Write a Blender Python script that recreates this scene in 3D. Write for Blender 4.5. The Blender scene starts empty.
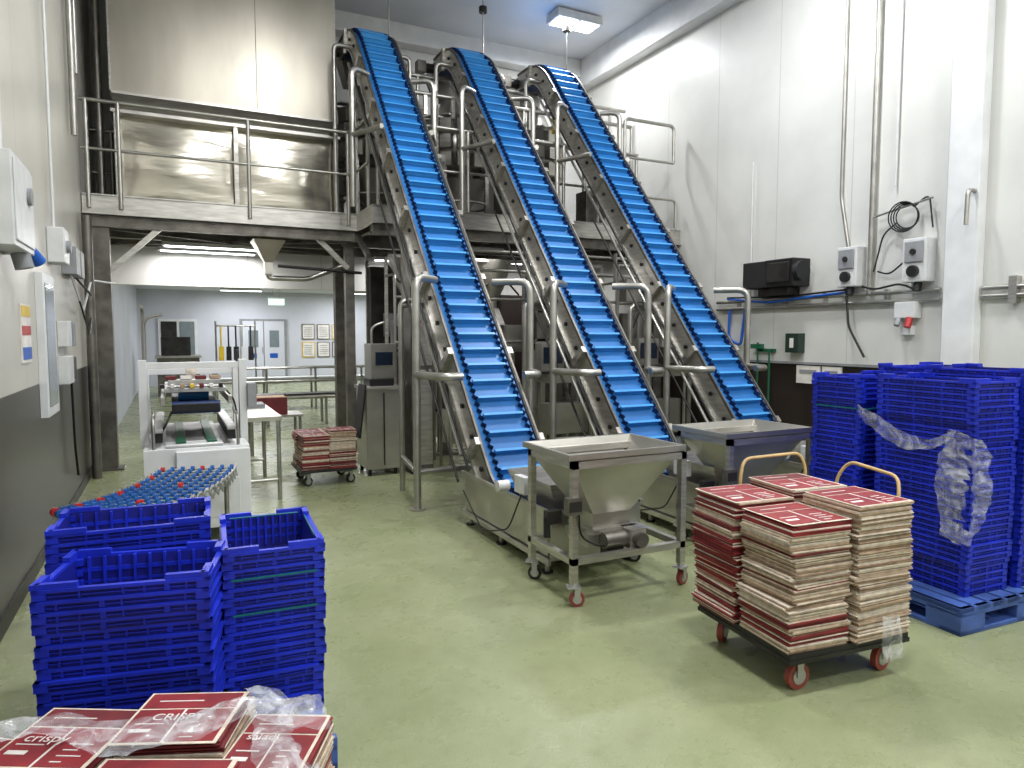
import bpy, math, random
from mathutils import Vector, Matrix, noise
random.seed(7)
S=bpy.context.scene
COL=bpy.context.collection
# ---------------------------------------------------------------- materials
def lin(c):
    return tuple([(v/255/12.92 if v/255<=0.04045 else ((v/255+0.055)/1.055)**2.4) for v in c])+(1,)
MATS={}
def mat(name,col,rough=.5,metal=0,var=.06,scale=6,bump=0,bscale=40,stretch=None,emit=0,spec=.5,col2=None,coat=0,cscale=None):
    if name in MATS: return MATS[name]
    m=bpy.data.materials.new(name); m.use_nodes=True
    nt=m.node_tree; n=nt.nodes; b=n['Principled BSDF']
    b.inputs['Roughness'].default_value=rough; b.inputs['Metallic'].default_value=metal
    b.inputs['Specular IOR Level'].default_value=spec
    b.inputs['Coat Weight'].default_value=coat
    tc=n.new('ShaderNodeTexCoord'); mp=n.new('ShaderNodeMapping'); nt.links.new(tc.outputs['Object'],mp.inputs[0])
    if stretch: mp.inputs['Scale'].default_value=stretch
    nz=n.new('ShaderNodeTexNoise'); nz.inputs['Scale'].default_value=scale; nz.inputs['Detail'].default_value=5
    nt.links.new(mp.outputs[0],nz.inputs['Vector'])
    cr=n.new('ShaderNodeValToRGB'); L=lin(col)
    if col2: a,c2=L,lin(col2)
    else:
        a=tuple(max(0,v*(1-var*2)) for v in L[:3])+(1,); c2=tuple(min(1,v*(1+var*2)) for v in L[:3])+(1,)
    cr.color_ramp.elements[0].position=.35; cr.color_ramp.elements[1].position=.65
    cr.color_ramp.elements[0].color=a; cr.color_ramp.elements[1].color=c2
    nt.links.new(nz.outputs['Fac'],cr.inputs[0]); nt.links.new(cr.outputs[0],b.inputs['Base Color'])
    if bump:
        nb=n.new('ShaderNodeTexNoise'); nb.inputs['Scale'].default_value=bscale; nb.inputs['Detail'].default_value=3
        nt.links.new(mp.outputs[0],nb.inputs['Vector'])
        bp=n.new('ShaderNodeBump'); bp.inputs['Strength'].default_value=bump; bp.inputs['Distance'].default_value=.02
        nt.links.new(nb.outputs['Fac'],bp.inputs['Height']); nt.links.new(bp.outputs[0],b.inputs['Normal'])
    if emit:
        b.inputs['Emission Color'].default_value=lin(col); b.inputs['Emission Strength'].default_value=emit
    MATS[name]=m; return m
STEEL=mat('brushed_steel',(190,187,181),.36,.88,.08,5,.06,30,(1,1,8))
STEELH=mat('brushed_steel_sheet',(186,183,175),.36,.88,.07,2,.12,1.2,(1,1,1.6))
STEELP=mat('buckled_steel_panel',(208,202,188),.2,.93,.06,2,1.0,1.5,(.6,1,2.8))
STEELB=mat('satin_steel_bin',(176,170,158),.38,.84,.08,.9,.5,.8,(1.6,1,.5))
STEELD=mat('dull_steel',(116,112,106),.48,.8,.14,6)
TUBE=mat('steel_tube',(174,172,166),.34,.86,.08,5)
DARKST=mat('dark_steel',(55,53,51),.45,.6,.15,6)
BLACK=mat('black_plastic',(20,20,22),.45)
RUBBER=mat('black_rubber',(28,28,30),.7)
BELT=mat('blue_belt',(34,108,178),.42,0,.05,4)
BELTD=mat('blue_belt_sidewall',(12,38,88),.5,0,.1,8)  # same blue as the belt, with the sidewall's shading put into the colour
CLEAT=mat('blue_cleat',(66,148,210),.38,0,.04,4)
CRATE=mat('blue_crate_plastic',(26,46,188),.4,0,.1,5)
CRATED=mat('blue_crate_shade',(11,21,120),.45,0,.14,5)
TEAL=mat('green_bale_arm',(14,104,112),.4)
PALB=mat('blue_pallet_plastic',(64,92,160),.5,0,.12,6)
WHITE=mat('white_paint',(222,223,224),.4,0,.03,4)
WHITEP=mat('white_plastic',(212,213,213),.4,0,.03,8)
GREYP=mat('grey_plastic',(140,142,145),.5)
KRAFT=mat('kraft_card',(176,152,128),.8,0,.10,30)
KRAFTD=mat('kraft_card_dark',(142,118,98),.85,0,.10,30)
CREAM=mat('cream_card',(212,200,184),.8,0,.07,30)
RED=mat('red_printed_card',(134,38,44),.5,0,.1,10)
REDD=mat('dark_red_card',(104,34,38),.6,0,.12,10)
WHP=mat('white_print',(226,221,216),.6)
ORW=mat('orange_wheel',(140,62,52),.5)
REDP=mat('red_plastic',(176,36,38),.4)
YEL=mat('yellow_plastic',(215,182,50),.45)
WOOD=mat('pale_handle',(194,164,112),.45)
GREEN=mat('green_plastic',(24,90,60),.45)
DGREEN=mat('dark_green_case',(30,50,42),.5)
BLUEP=mat('blue_socket',(28,88,180),.4)
WHEELB=mat('blue_skate_wheel',(26,84,154),.4)
ALU=mat('aluminium',(190,190,190),.4,.8)
GLASS=mat('window_glass',(120,130,135),.1,0,.03)
SCREEN=mat('screen_dark',(30,40,55),.15)
LIGHTM=mat('lamp_diffuser',(245,250,255),.5,emit=9)
SIGNG=mat('exit_sign_lit',(190,240,210),.5,emit=1.5)
def wallmat(name,col,rough,seam=1.1,axis=1,var=.03):
    m=mat(name,col,rough,0,var,1.3)
    nt=m.node_tree;n=nt.nodes;b=n['Principled BSDF']
    tc=[x for x in n if x.type=='TEX_COORD'][0]
    sx=n.new('ShaderNodeSeparateXYZ'); nt.links.new(tc.outputs['Object'],sx.inputs[0])
    d=n.new('ShaderNodeMath');d.operation='DIVIDE';d.inputs[1].default_value=seam
    nt.links.new(sx.outputs[axis],d.inputs[0])
    f=n.new('ShaderNodeMath');f.operation='FRACT';nt.links.new(d.outputs[0],f.inputs[0])
    l=n.new('ShaderNodeMath');l.operation='LESS_THAN';l.inputs[1].default_value=.012/seam;nt.links.new(f.outputs[0],l.inputs[0])
    mx=n.new('ShaderNodeMix');mx.data_type='RGBA';mx.inputs['B'].default_value=tuple(v*.78 for v in lin(col)[:3])+(1,)
    cr=[x for x in n if x.type=='VALTORGB'][0]
    nt.links.new(l.outputs[0],mx.inputs['Factor']);nt.links.new(cr.outputs[0],mx.inputs['A']);nt.links.new(mx.outputs['Result'],b.inputs['Base Color'])
    return m
WALL=wallmat('wall_panel_white',(212,212,208),.38)
WALLL=wallmat('wall_panel_cream_dimmed',(192,189,180),.35)  # slightly warm wall colour, with the left side's dimmer light painted in
WALLX=wallmat('wall_panel_white_x',(206,206,203),.4,1.1,0)
WAIN=wallmat('wall_dark_panel',(46,39,36),.3,1.1,1,.1)
WALLB=mat('wall_back_blue',(204,206,216),.5,0,.03,1)
CEIL=mat('ceiling_white',(210,212,218),.6,0,.03,1)
CEILB=mat('ceiling_panel',(218,221,226),.6,0,.03,1)
# floor
FLOOR=mat('green_epoxy',(138,148,88),.42)
def floor_nodes():
    nt=FLOOR.node_tree;n=nt.nodes;b=n['Principled BSDF']
    tc=[x for x in n if x.type=='TEX_COORD'][0]
    def nz(s,d=6):
        t=n.new('ShaderNodeTexNoise');t.inputs['Scale'].default_value=s;t.inputs['Detail'].default_value=d;t.inputs['Roughness'].default_value=.65
        nt.links.new(tc.outputs['Object'],t.inputs['Vector']);return t
    def ramp(p0,p1,c0,c1):
        r=n.new('ShaderNodeValToRGB');r.color_ramp.elements[0].position=p0;r.color_ramp.elements[1].position=p1
        r.color_ramp.elements[0].color=c0;r.color_ramp.elements[1].color=c1;return r
    a=nz(.9);ra=ramp(.35,.68,lin((136,143,104)),lin((158,163,128)));nt.links.new(a.outputs['Fac'],ra.inputs[0])
    c=nz(160,2);rc=ramp(.45,.72,(1,1,1,1),(.68,.70,.66,1));nt.links.new(c.outputs['Fac'],rc.inputs[0])
    e=nz(4.5,8);re=ramp(.54,.75,(1,1,1,1),(.82,.80,.76,1));nt.links.new(e.outputs['Fac'],re.inputs[0])
    m1=n.new('ShaderNodeMix');m1.data_type='RGBA';m1.blend_type='MULTIPLY';m1.inputs['Factor'].default_value=1
    m2=n.new('ShaderNodeMix');m2.data_type='RGBA';m2.blend_type='MULTIPLY';m2.inputs['Factor'].default_value=1
    nt.links.new(ra.outputs[0],m1.inputs['A']);nt.links.new(rc.outputs[0],m1.inputs['B'])
    nt.links.new(m1.outputs['Result'],m2.inputs['A']);nt.links.new(re.outputs[0],m2.inputs['B'])
    nt.links.new(m2.outputs['Result'],b.inputs['Base Color'])
    rr=ramp(.3,.7,(.2,.2,.2,1),(.4,.4,.4,1));nt.links.new(e.outputs['Fac'],rr.inputs[0]);nt.links.new(rr.outputs[0],b.inputs['Roughness'])
    bp=n.new('ShaderNodeBump');bp.inputs['Strength'].default_value=.2;bp.inputs['Distance'].default_value=.003
    nt.links.new(c.outputs['Fac'],bp.inputs['Height']);nt.links.new(bp.outputs[0],b.inputs['Normal'])
floor_nodes()
def filmmat():
    m=bpy.data.materials.new('clear_film');m.use_nodes=True;nt=m.node_tree;n=nt.nodes;n.clear()
    o=n.new('ShaderNodeOutputMaterial');mx=n.new('ShaderNodeMixShader');t=n.new('ShaderNodeBsdfTransparent');g=n.new('ShaderNodeBsdfPrincipled')
    g.inputs['Base Color'].default_value=(.85,.88,.92,1);g.inputs['Roughness'].default_value=.15
    tc=n.new('ShaderNodeTexCoord')
    fr=n.new('ShaderNodeTexNoise');fr.inputs['Scale'].default_value=11;fr.inputs['Detail'].default_value=7;fr.inputs['Distortion'].default_value=1.6
    nt.links.new(tc.outputs['Object'],fr.inputs['Vector'])
    r=n.new('ShaderNodeMapRange');r.inputs['From Min'].default_value=.42;r.inputs['From Max'].default_value=.78;r.inputs['To Min'].default_value=.14;r.inputs['To Max'].default_value=.6
    nt.links.new(fr.outputs['Fac'],r.inputs[0]);nt.links.new(r.outputs[0],mx.inputs[0]);nt.links.new(t.outputs[0],mx.inputs[1]);nt.links.new(g.outputs[0],mx.inputs[2]);nt.links.new(mx.outputs[0],o.inputs[0])
    return m
FILM=filmmat()
# ---------------------------------------------------------------- mesh builder
class M:
    def __init__(s): s.v=[];s.f=[];s.mi=[];s.sm=[];s.mats=[]
    def k(s,m):
        if m not in s.mats: s.mats.append(m)
        return s.mats.index(m)
    def add(s,vs,fs,m,smooth=False):
        o=len(s.v);s.v.extend([tuple(p) for p in vs]);i=s.k(m)
        for f in fs: s.f.append([a+o for a in f]);s.mi.append(i);s.sm.append(smooth)
    def box(s,x0,x1,y0,y1,z0,z1,m):
        s.add([(x0,y0,z0),(x1,y0,z0),(x1,y1,z0),(x0,y1,z0),(x0,y0,z1),(x1,y0,z1),(x1,y1,z1),(x0,y1,z1)],
              [(3,2,1,0),(4,5,6,7),(0,1,5,4),(1,2,6,5),(2,3,7,6),(3,0,4,7)],m)
    def ob(s,c,sz,m,R=None):
        R=R or Matrix.Identity(3);c=Vector(c);vs=[]
        for z in(-1,1):
            for x,y in((-1,-1),(1,-1),(1,1),(-1,1)):
                vs.append(c+R@Vector((x*sz[0]/2,y*sz[1]/2,z*sz[2]/2)))
        s.add(vs,[(3,2,1,0),(4,5,6,7),(0,1,5,4),(1,2,6,5),(2,3,7,6),(3,0,4,7)],m)
    def beam(s,p0,p1,w,h,m):
        p0=Vector(p0);p1=Vector(p1);d=(p1-p0);L=d.length;d.normalize()
        up=Vector((0,0,1)) if abs(d.z)<.95 else Vector((0,1,0))
        x=d.cross(up).normalized();z=x.cross(d)
        R=Matrix((x,d,z)).transposed();s.ob((p0+p1)/2,(w,L,h),m,R)
    def cyl(s,p0,p1,r,m,n=14,r2=None,cap=True):
        p0=Vector(p0);p1=Vector(p1);d=(p1-p0).normalized();r2=r if r2 is None else r2
        a=d.orthogonal().normalized();b=d.cross(a);v=[]
        for p,q in((p0,r),(p1,r2)):
            for i in range(n):
                t=2*math.pi*i/n;v.append(p+(a*math.cos(t)+b*math.sin(t))*q)
        s.add(v,[(i,(i+1)%n,n+(i+1)%n,n+i) for i in range(n)],m,True)
        if cap: s.add(v,[list(range(n))[::-1],list(range(n,2*n))],m)
    def tube(s,pts,r,m,n=10,bend=.08):
        P=[Vector(p) for p in pts];Q=[P[0]]
        for i in range(1,len(P)-1):
            a,b,c=P[i-1],P[i],P[i+1];l=min(bend,(a-b).length*.48,(c-b).length*.48)
            if l<1e-4: Q.append(b);continue
            p=b+(a-b).normalized()*l;q=b+(c-b).normalized()*l
            for t in(0,.25,.5,.75,1): Q.append(p*(1-t)**2+b*2*t*(1-t)+q*t*t)
        Q.append(P[-1]);R=[Q[0]]
        for p in Q[1:]:
            if (p-R[-1]).length>1e-5:R.append(p)
        Q=R;d=(Q[1]-Q[0]).normalized();a=d.orthogonal().normalized();v=[]
        for i,p in enumerate(Q):
            if i==0:t=Q[1]-Q[0]
            elif i==len(Q)-1:t=Q[-1]-Q[-2]
            else:t=(Q[i+1]-Q[i]).normalized()+(Q[i]-Q[i-1]).normalized()
            if t.length<1e-6:t=Q[i]-Q[i-1]
            t.normalize();a=(a-t*a.dot(t));
            if a.length<1e-6:a=t.orthogonal()
            a.normalize();b=t.cross(a)
            for j in range(n):
                w=2*math.pi*j/n;v.append(p+(a*math.cos(w)+b*math.sin(w))*r)
        K=len(Q);fs=[]
        for i in range(K-1):
            for j in range(n): fs.append((i*n+j,i*n+(j+1)%n,(i+1)*n+(j+1)%n,(i+1)*n+j))
        s.add(v,fs,m,True);s.add(v,[list(range(n))[::-1],list(range((K-1)*n,K*n))],m)
    def loft(s,rings,m,smooth=False,closed=True,cap0=False,cap1=False):
        n=len(rings[0]);v=[p for r in rings for p in r];fs=[]
        for i in range(len(rings)-1):
            for j in range(n if closed else n-1):
                fs.append((i*n+j,i*n+(j+1)%n,(i+1)*n+(j+1)%n,(i+1)*n+j))
        if cap0:fs.append(list(range(n))[::-1])
        if cap1:fs.append(list(range((len(rings)-1)*n,len(rings)*n)))
        s.add(v,fs,m,smooth)
    def torus(s,c,R,r,m,ax=(0,0,1),n=20,k=8):
        c=Vector(c);ax=Vector(ax).normalized();a=ax.orthogonal().normalized();b=ax.cross(a)
        rings=[]
        for i in range(n+1):
            t=2*math.pi*i/n;d=a*math.cos(t)+b*math.sin(t)
            rings.append([c+d*(R+r*math.cos(2*math.pi*j/k))+ax*r*math.sin(2*math.pi*j/k) for j in range(k)])
        s.loft(rings,m,True)
    def rev(s,c,prof,m,n=24):
        s.loft([[Vector(c)+Vector((r*math.cos(2*math.pi*i/n),r*math.sin(2*math.pi*i/n),z)) for i in range(n)] for r,z in prof],m,True)
    def build(s,name,loc=(0,0,0),rz=0,bevel=0,parent=None):
        me=bpy.data.meshes.new(name);me.from_pydata(s.v,[],s.f)
        for m in s.mats: me.materials.append(m)
        me.polygons.foreach_set('material_index',s.mi);me.polygons.foreach_set('use_smooth',s.sm);me.update()
        o=bpy.data.objects.new(name,me);COL.objects.link(o);o.location=loc;o.rotation_euler[2]=rz
        if bevel:
            b=o.modifiers.new('bevel','BEVEL');b.width=bevel;b.segments=2;b.limit_method='ANGLE';b.angle_limit=math.radians(50)
        if parent:o.parent=parent
        return o
def rect(x0,x1,y0,y1,z): return [Vector((x0,y0,z)),Vector((x1,y0,z)),Vector((x1,y1,z)),Vector((x0,y1,z))]
XL,XR=-.85,7.1; YB=11.3; YE=24.0; ZC=6.6; Y0=-4
# ---------------------------------------------------------------- room
b=M();b.box(XL-.2,11,Y0,YE+.2,-.2,0,FLOOR);b.build('floor')
b=M();b.box(XL-.2,XL,Y0,YB,1.25,ZC,WALLL);b.box(XL-.2,XL,YB,YE,1.25,3.1,WALLB);b.box(XL-.2,XL,Y0,YB,0,1.25,WAIN);b.box(XL-.2,XL,YB,YE,0,1.25,WALLB);b.build('wall_left')
b=M();b.box(XR,XR+.2,Y0,YB,1.25,ZC,WALL);b.box(XR,XR+.2,Y0,YB,0,1.25,WAIN);b.build('wall_right')
b=M();b.box(XL-.2,XR+.2,Y0-.2,Y0,0,ZC,WALLX);b.build('wall_front')
b=M();b.box(XL,XR+.2,YB,YB+.2,2.32,ZC,WALLX);b.box(4.6,XR+.2,YB,YB+.2,0,2.32,WAIN);b.build('wall_rear')
b=M();b.box(XL,11,YE,YE+.2,0,3.0,WALLB);b.build('wall_far')
b=M();b.box(11,11.2,YB,YE,0,3.0,WALLB);b.box(XR+.2,11,YB-.0,YB+.2,0,3,WALLB);b.build('wall_side_far')
b=M();b.box(XL-.2,XR+.2,Y0,YB+.2,ZC,ZC+.2,CEILB);b.build('ceiling')
b=M();b.box(XL,11,YB+.2,YE,3.0,3.1,CEIL);b.build('ceiling_low')
b=M();b.box(XR-.22,XR,Y0,YB,6.12,ZC,WHITE);b.box(XL,XR-.22,YB-.25,YB,6.3,ZC,WHITE);b.build('trim_1',bevel=.01)
b=M();b.box(XR-.13,XR,4.02,4.33,0,6.12,WHITE);b.build('trim_2',bevel=.01)
b=M();b.box(XR-.03,XR,4.5,YB,1.235,1.265,GREYP);b.build('trim_3')
b=M();b.box(XL,XL+.012,Y0,YB,0,.1,DARKST);b.build('baseboard_left')
# far room door, window, notice board
E=YE-.03
b=M();b.box(2.05,3.5,E-.06,E,0,2.12,GREYP);b.box(2.13,2.76,E-.09,E-.05,.02,2.05,WALLB);b.box(2.79,3.42,E-.09,E-.05,.02,2.05,WALLB)
for x in(2.3,2.95): b.box(x,x+.3,E-.1,E-.08,1.2,1.75,GLASS);b.box(x,x+.25,E-.1,E-.08,.85,1.0,BLUEP)
b.cyl((2.72,E-.14,1.0),(2.72,E-.14,1.2),.012,TUBE);b.build('door_1',bevel=.005)
b=M();b.box(-.3,.8,YE-.06,YE,.6,2.1,WHITE);b.box(-.22,.22,YE-.08,YE-.05,.68,2.02,DARKST);b.box(.3,.72,YE-.08,YE-.05,.68,2.02,GLASS);b.build('window_1')
b=M()
for i in range(3):
    for j in range(2):
        x=4.0+i*.5;z=.85+j*.6;b.box(x,x+.42,YE-.03,YE-.001,z,z+.52,YEL if (i+j)%3==0 else STEELD);b.box(x+.03,x+.39,YE-.04,YE-.02,z+.03,z+.49,WHP)
        for k in range(5): b.box(x+.07,x+.33,YE-.045,YE-.035,z+.1+k*.07,z+.12+k*.07,GREYP)
b.build('notice_board_poster')
b=M();b.box(2.1,2.45,17,17.05,2.30,2.45,SIGNG);b.box(2.08,2.47,16.99,17.06,2.44,2.47,WHITE);b.cyl((2.2,17.02,2.46),(2.2,17.02,3),.008,TUBE);b.cyl((2.35,17.02,2.46),(2.35,17.02,3),.008,TUBE);b.build('exit_sign')
b=M()
for y in(15.2,15.7): b.tube([(.6,y,.62),(8,y,.62)],.03,TUBE);b.tube([(.6,y,.9),(8,y,.9)],.02,TUBE)
b.box(.6,8,15.2,15.7,.66,.70,WHITEP)
for i in range(8):
    for y in(15.2,15.7): b.cyl((.8+i,y,0),(.8+i,y,.9),.025,TUBE)
for y in(12.6,13.0): b.tube([(1.3,y,.5),(6,y,.5)],.035,TUBE)
b.box(1.3,6,12.6,13.0,.52,.56,DARKST)
for i in range(5):
    for y in(12.6,13.0): b.cyl((1.5+i,y,0),(1.5+i,y,.5),.025,TUBE)
b.build('transfer_conveyor')
b=M();b.box(-.3,.7,20,20.8,.0,1.0,STEELD);b.box(-.35,.75,19.95,20.85,1.0,1.06,STEEL);b.box(-.2,.5,20.1,20.7,1.06,1.55,DARKST);b.build('packing_bench',bevel=.01)
b=M()
b.cyl((.9,16.2,0),(.9,16.2,1.9),.02,TUBE);b.cyl((1.7,16.2,0),(1.7,16.2,1.9),.02,TUBE);b.tube([(.9,16.2,1.8),(1.7,16.2,1.8)],.02,TUBE)
for i,mm in enumerate([YEL,DARKST,DARKST,WHITEP,DARKST]):
    b.tube([(1.0+i*.15,16.18,1.8),(1.0+i*.15,16.15,1.2)],.018,mm);b.box(.95+i*.15,1.05+i*.15,16.1,16.2,1.05,1.35,mm)
for x in(.9,1.7): b.box(x-.03,x+.03,15.95,16.45,0,.04,TUBE)
b.build('cleaning_tool_rack')
# ---------------------------------------------------------------- lights
def area(name,loc,sx,sy,p,col=(1,.98,.95),rot=(0,0,0),parent=None):
    l=bpy.data.lights.new(name,'AREA');l.shape='RECTANGLE';l.size=sx;l.size_y=sy;l.energy=p;l.color=col
    o=bpy.data.objects.new(name,l);COL.objects.link(o);o.location=loc;o.rotation_euler=rot
    if parent:o.parent=parent
    return o
for x,y,e in((5.85,9.6,90),(5.4,5.2,145),(1.6,5.6,135),(1.6,1.2,140),(5.4,1.0,145),(1.6,-2.4,115),(5.4,-2.4,115)):
    b=M();b.box(-.40,.40,-.19,.19,-.03,.09,WHITEP);b.box(-.36,-.03,-.16,.16,-.04,-.03,LIGHTM);b.box(.03,.36,-.16,.16,-.04,-.03,LIGHTM)
    b.box(-.12,.12,-.12,.12,.09,.11,DARKST)
    o=b.build('high_bay_light',(x,y,ZC-.115),bevel=.005)
    area('lamp',(0,0,-.06),.76,.34,e,(.985,.99,1),parent=o)
for x,y in((2.0,15),(6,15),(2.0,19.5),(6,19.5),(2,22.5),(5.5,22.5)):
    b=M();b.box(-.6,.6,-.08,.08,-.06,0,WHITEP);b.box(-.58,.58,-.06,.06,-.07,-.06,LIGHTM)
    o=b.build('tube_light',(x,y,2.995));area('lamp',(0,0,-.09),1.15,.12,62,(.96,.97,1),parent=o)
for x,y,e in((.55,11.0,28),(.6,10.4,20),(3.6,10.9,20),(5.8,10.4,18),(3.7,9.1,18)):
    b=M();b.box(-.65,.65,-.07,.07,-.05,0,WHITEP);b.box(-.62,.62,-.05,.05,-.06,-.05,LIGHTM)
    o=b.build('tube_light',(x,y,2.84));area('lamp',(0,0,-.08),1.2,.1,e,(1,.96,.94),parent=o)
# ---------------------------------------------------------------- mezzanine
b=M()
DZ=3.15
def deck(x0,x1,y0,y1):
    b.box(x0,x1,y0,y1,DZ-.03,DZ,STEELD)
    b.box(x0,x1,y0-.012,y0,DZ-.17,DZ+.06,STEEL);b.box(x0,x1,y0-.05,y0,DZ-.17,DZ-.155,STEEL);b.box(x0,x1,y0-.03,y0,DZ+.045,DZ+.06,STEEL)
    x=x0+.1
    while x<x1: b.box(x,x+.06,y0,y1,DZ-.19,DZ-.03,STEELD);x+=.62
    for y in(y0+.03,(y0+y1)/2,y1-.2): b.box(x0,x1,y,y+.1,DZ-.3,DZ-.12,STEELD)
deck(XL+.01,2.3,9.3,YB-.01);deck(2.3,XR-.01,8.5,YB-.01)
b.box(2.29,2.31,8.5,9.3,DZ-.17,DZ+.06,STEEL)
for x,y,w in((-.68,9.45,.09),(2.25,9.6,.06),(3.3,8.7,.08),(5.0,8.7,.08),(6.8,8.7,.08),(2.4,10.9,.08),(5,10.9,.08)):
    b.box(x-w,x+w,y-w,y+w,0,DZ-.17,STEELD);b.box(x-.15,x+.15,y-.15,y+.15,0,.02,STEELD)
b.beam((-.6,9.4,2.35),(.05,9.4,2.98),.06,.06,STEEL);b.beam((2.2,9.45,2.5),(1.7,9.45,2.98),.06,.06,STEEL)
b.beam((-.68,9.5,2.35),(-.68,10.2,2.95),.07,.07,STEELD);b.beam((2.3,8.75,2.6),(2.3,9.4,2.98),.06,.06,STEELD)
b.beam((3.2,8.7,2.3),(2.6,8.7,2.95),.07,.07,STEELD)
b.beam((-.6,9.5,2.86),(2.2,11.0,2.86),.04,.04,STEELD);b.beam((2.2,9.5,2.86),(-.6,11.0,2.86),.04,.04,STEELD)
def rail(pts,posts):
    for h,r in((1.1,.024),(.56,.018)):
        b.tube([(p[0],p[1],DZ+h) for p in pts],r,TUBE)
    for p in posts: b.cyl((p[0],p[1],DZ-.1),(p[0],p[1],DZ+1.1),.024,TUBE)
rail([(XL+.02,9.27),(2.2,9.27),(2.25,8.9),(2.25,8.5)],[(-.45,9.27),(.95,9.27),(2.18,9.27),(XL+.08,9.27)])
rail([(XL+.02,10.6),(-.5,10.6)],[(-.6,10.6)])
for a,c in((2.35,3.6),(3.5,5.05),(4.9,6.3)):
    rail([(a,8.52),(c,8.52)],[(a+.02,8.52),((a+c)/2,8.52),(c-.02,8.52)])
b.tube([(6.05,8.5,DZ),(6.05,8.5,4.75),(6.95,8.5,4.75),(6.95,8.5,4.2)],.025,TUBE)
b.tube([(6.05,8.5,4.2),(6.95,8.5,4.2)],.02,TUBE);b.tube([(6.3,8.5,DZ+.5),(7.0,8.5,DZ+.5),(7.0,8.5,DZ)],.02,TUBE)
b.build('mezzanine_platform')
# big stainless bin on the deck
b=M()
b.loft([rect(-.55,2.15,9.75,10.9,4.5),rect(-.55,2.15,9.75,10.9,6.28)],STEELB,cap1=True)
b.box(1.12,1.127,9.746,9.75,4.5,6.28,STEELD);b.box(-.55,2.15,9.742,9.75,4.5,4.53,STEEL)
for x in(-.55,2.13): b.box(x,x+.02,9.742,9.75,4.5,6.28,STEEL)
b.loft([rect(-.45,2.05,9.98,10.8,4.3),rect(-.55,2.15,9.75,10.9,4.5)],STEEL)
for x0,x1 in((-.5,.83),(.87,2.15)):
    rings=[]
    for i in range(17):
        u=i/16;x=x0+(x1-x0)*u
        rings.append([(x,9.93-.05*math.sin(math.pi*u)*math.sin(math.pi*j/12)+.006*math.sin(j*1.9+u*5)*math.sin(math.pi*u),DZ+.1+(4.3-DZ-.1)*j/12) for j in range(13)])
    b.loft(rings,STEELP,True,False)
b.box(-.5,2.1,9.95,10.8,DZ+.1,4.3,STEELD)
b.box(-.55,2.2,9.78,10.85,4.29,4.33,STEEL);b.box(-.55,2.2,9.8,10.85,DZ,DZ+.1,STEEL)
for x in(-.52,.83,2.12): b.box(x,x+.05,9.8,9.86,DZ+.1,4.3,STEEL)
b.tube([(-.7,10.3,DZ),(-.7,10.3,6.2)],.04,TUBE)
b.build('stainless_storage_bin')
b=M()
b.tube([(XL+.06,8.3,3.6),(XL+.06,8.3,6.4)],.03,TUBE);b.tube([(XL+.07,8.6,4.3),(XL+.07,8.6,6.4)],.02,TUBE)
b.tube([(XL+.1,9.5,6.4),(1.5,9.5,6.4)],.05,STEEL);b.build('service_pipes')
b=M();b.loft([rect(1.0,1.4,9.45,9.85,2.83),rect(1.15,1.25,9.6,9.7,2.55),rect(1.15,1.25,9.6,9.7,2.4)],STEELH);b.tube([(1.2,9.65,2.45),(1.2,9.65,2.35),(1.7,9.65,2.35),(2.3,9.65,2.6)],.035,TUBE);b.tube([(1.3,9.5,2.5),(2.4,9.5,2.45)],.02,BLACK,8);b.build('drain_funnel')
# ---------------------------------------------------------------- inclined conveyors
TH=math.radians(50)
def path():
    P=[];sl=math.tan(TH)
    zf=5.73;R=.9;zl=.36;r=.35
    yl=4.95
    h=r*math.tan(TH/2)
    P.append((4.02,zl));n=6
    y0=yl-h
    for i in range(n+1):
        a=TH*i/n;P.append((y0+r*math.sin(a),zl+r*(1-math.cos(a))))
    H=R*math.tan(TH/2);yc=yl+(zf-zl)/sl
    ys=yc-H*math.cos(TH);zs=zf-H*math.sin(TH)
    for i in range(11):
        a=TH*(1-i/10)
        P.append((ys+R*(math.sin(TH)-math.sin(a)),zs+R*(math.cos(a)-math.cos(TH))))
    P.append((yc+H+.35,zf));return P
RP=path()
def resample(P,step):
    out=[];L=[0]
    for i in range(1,len(P)): L.append(L[-1]+math.dist(P[i],P[i-1]))
    n=int(L[-1]/step)
    for k in range(n+1):
        s=min(k*step,L[-1]-1e-6);i=1
        while L[i]<s:i+=1
        t=(s-L[i-1])/(L[i]-L[i-1]);a,c=P[i-1],P[i]
        d=Vector((c[0]-a[0],c[1]-a[1])).normalized()
        out.append((a[0]+(c[0]-a[0])*t,a[1]+(c[1]-a[1])*t,d.x,d.y))
    return out
PP=resample(RP,.02)
def off(p,h): return (p[0]-p[3]*h,p[1]+p[2]*h)
def ribbon(b,pts,x0,x1,h,m):
    v=[];f=[]
    for p in pts:
        y,z=off(p,h);v+= [(x0,y,z),(x1,y,z)]
    for i in range(len(pts)-1): f.append((2*i,2*i+1,2*i+3,2*i+2))
    b.add(v,f,m,True)
def sideplate(b,pts,x,t,h0,h1,m):
    rings=[]
    for p in pts:
        a=off(p,h0);c=off(p,h1)
        rings.append([(x-t/2,a[0],a[1]),(x+t/2,a[0],a[1]),(x+t/2,c[0],c[1]),(x-t/2,c[0],c[1])])
    b.loft(rings,m,False,True,True,True)
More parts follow.
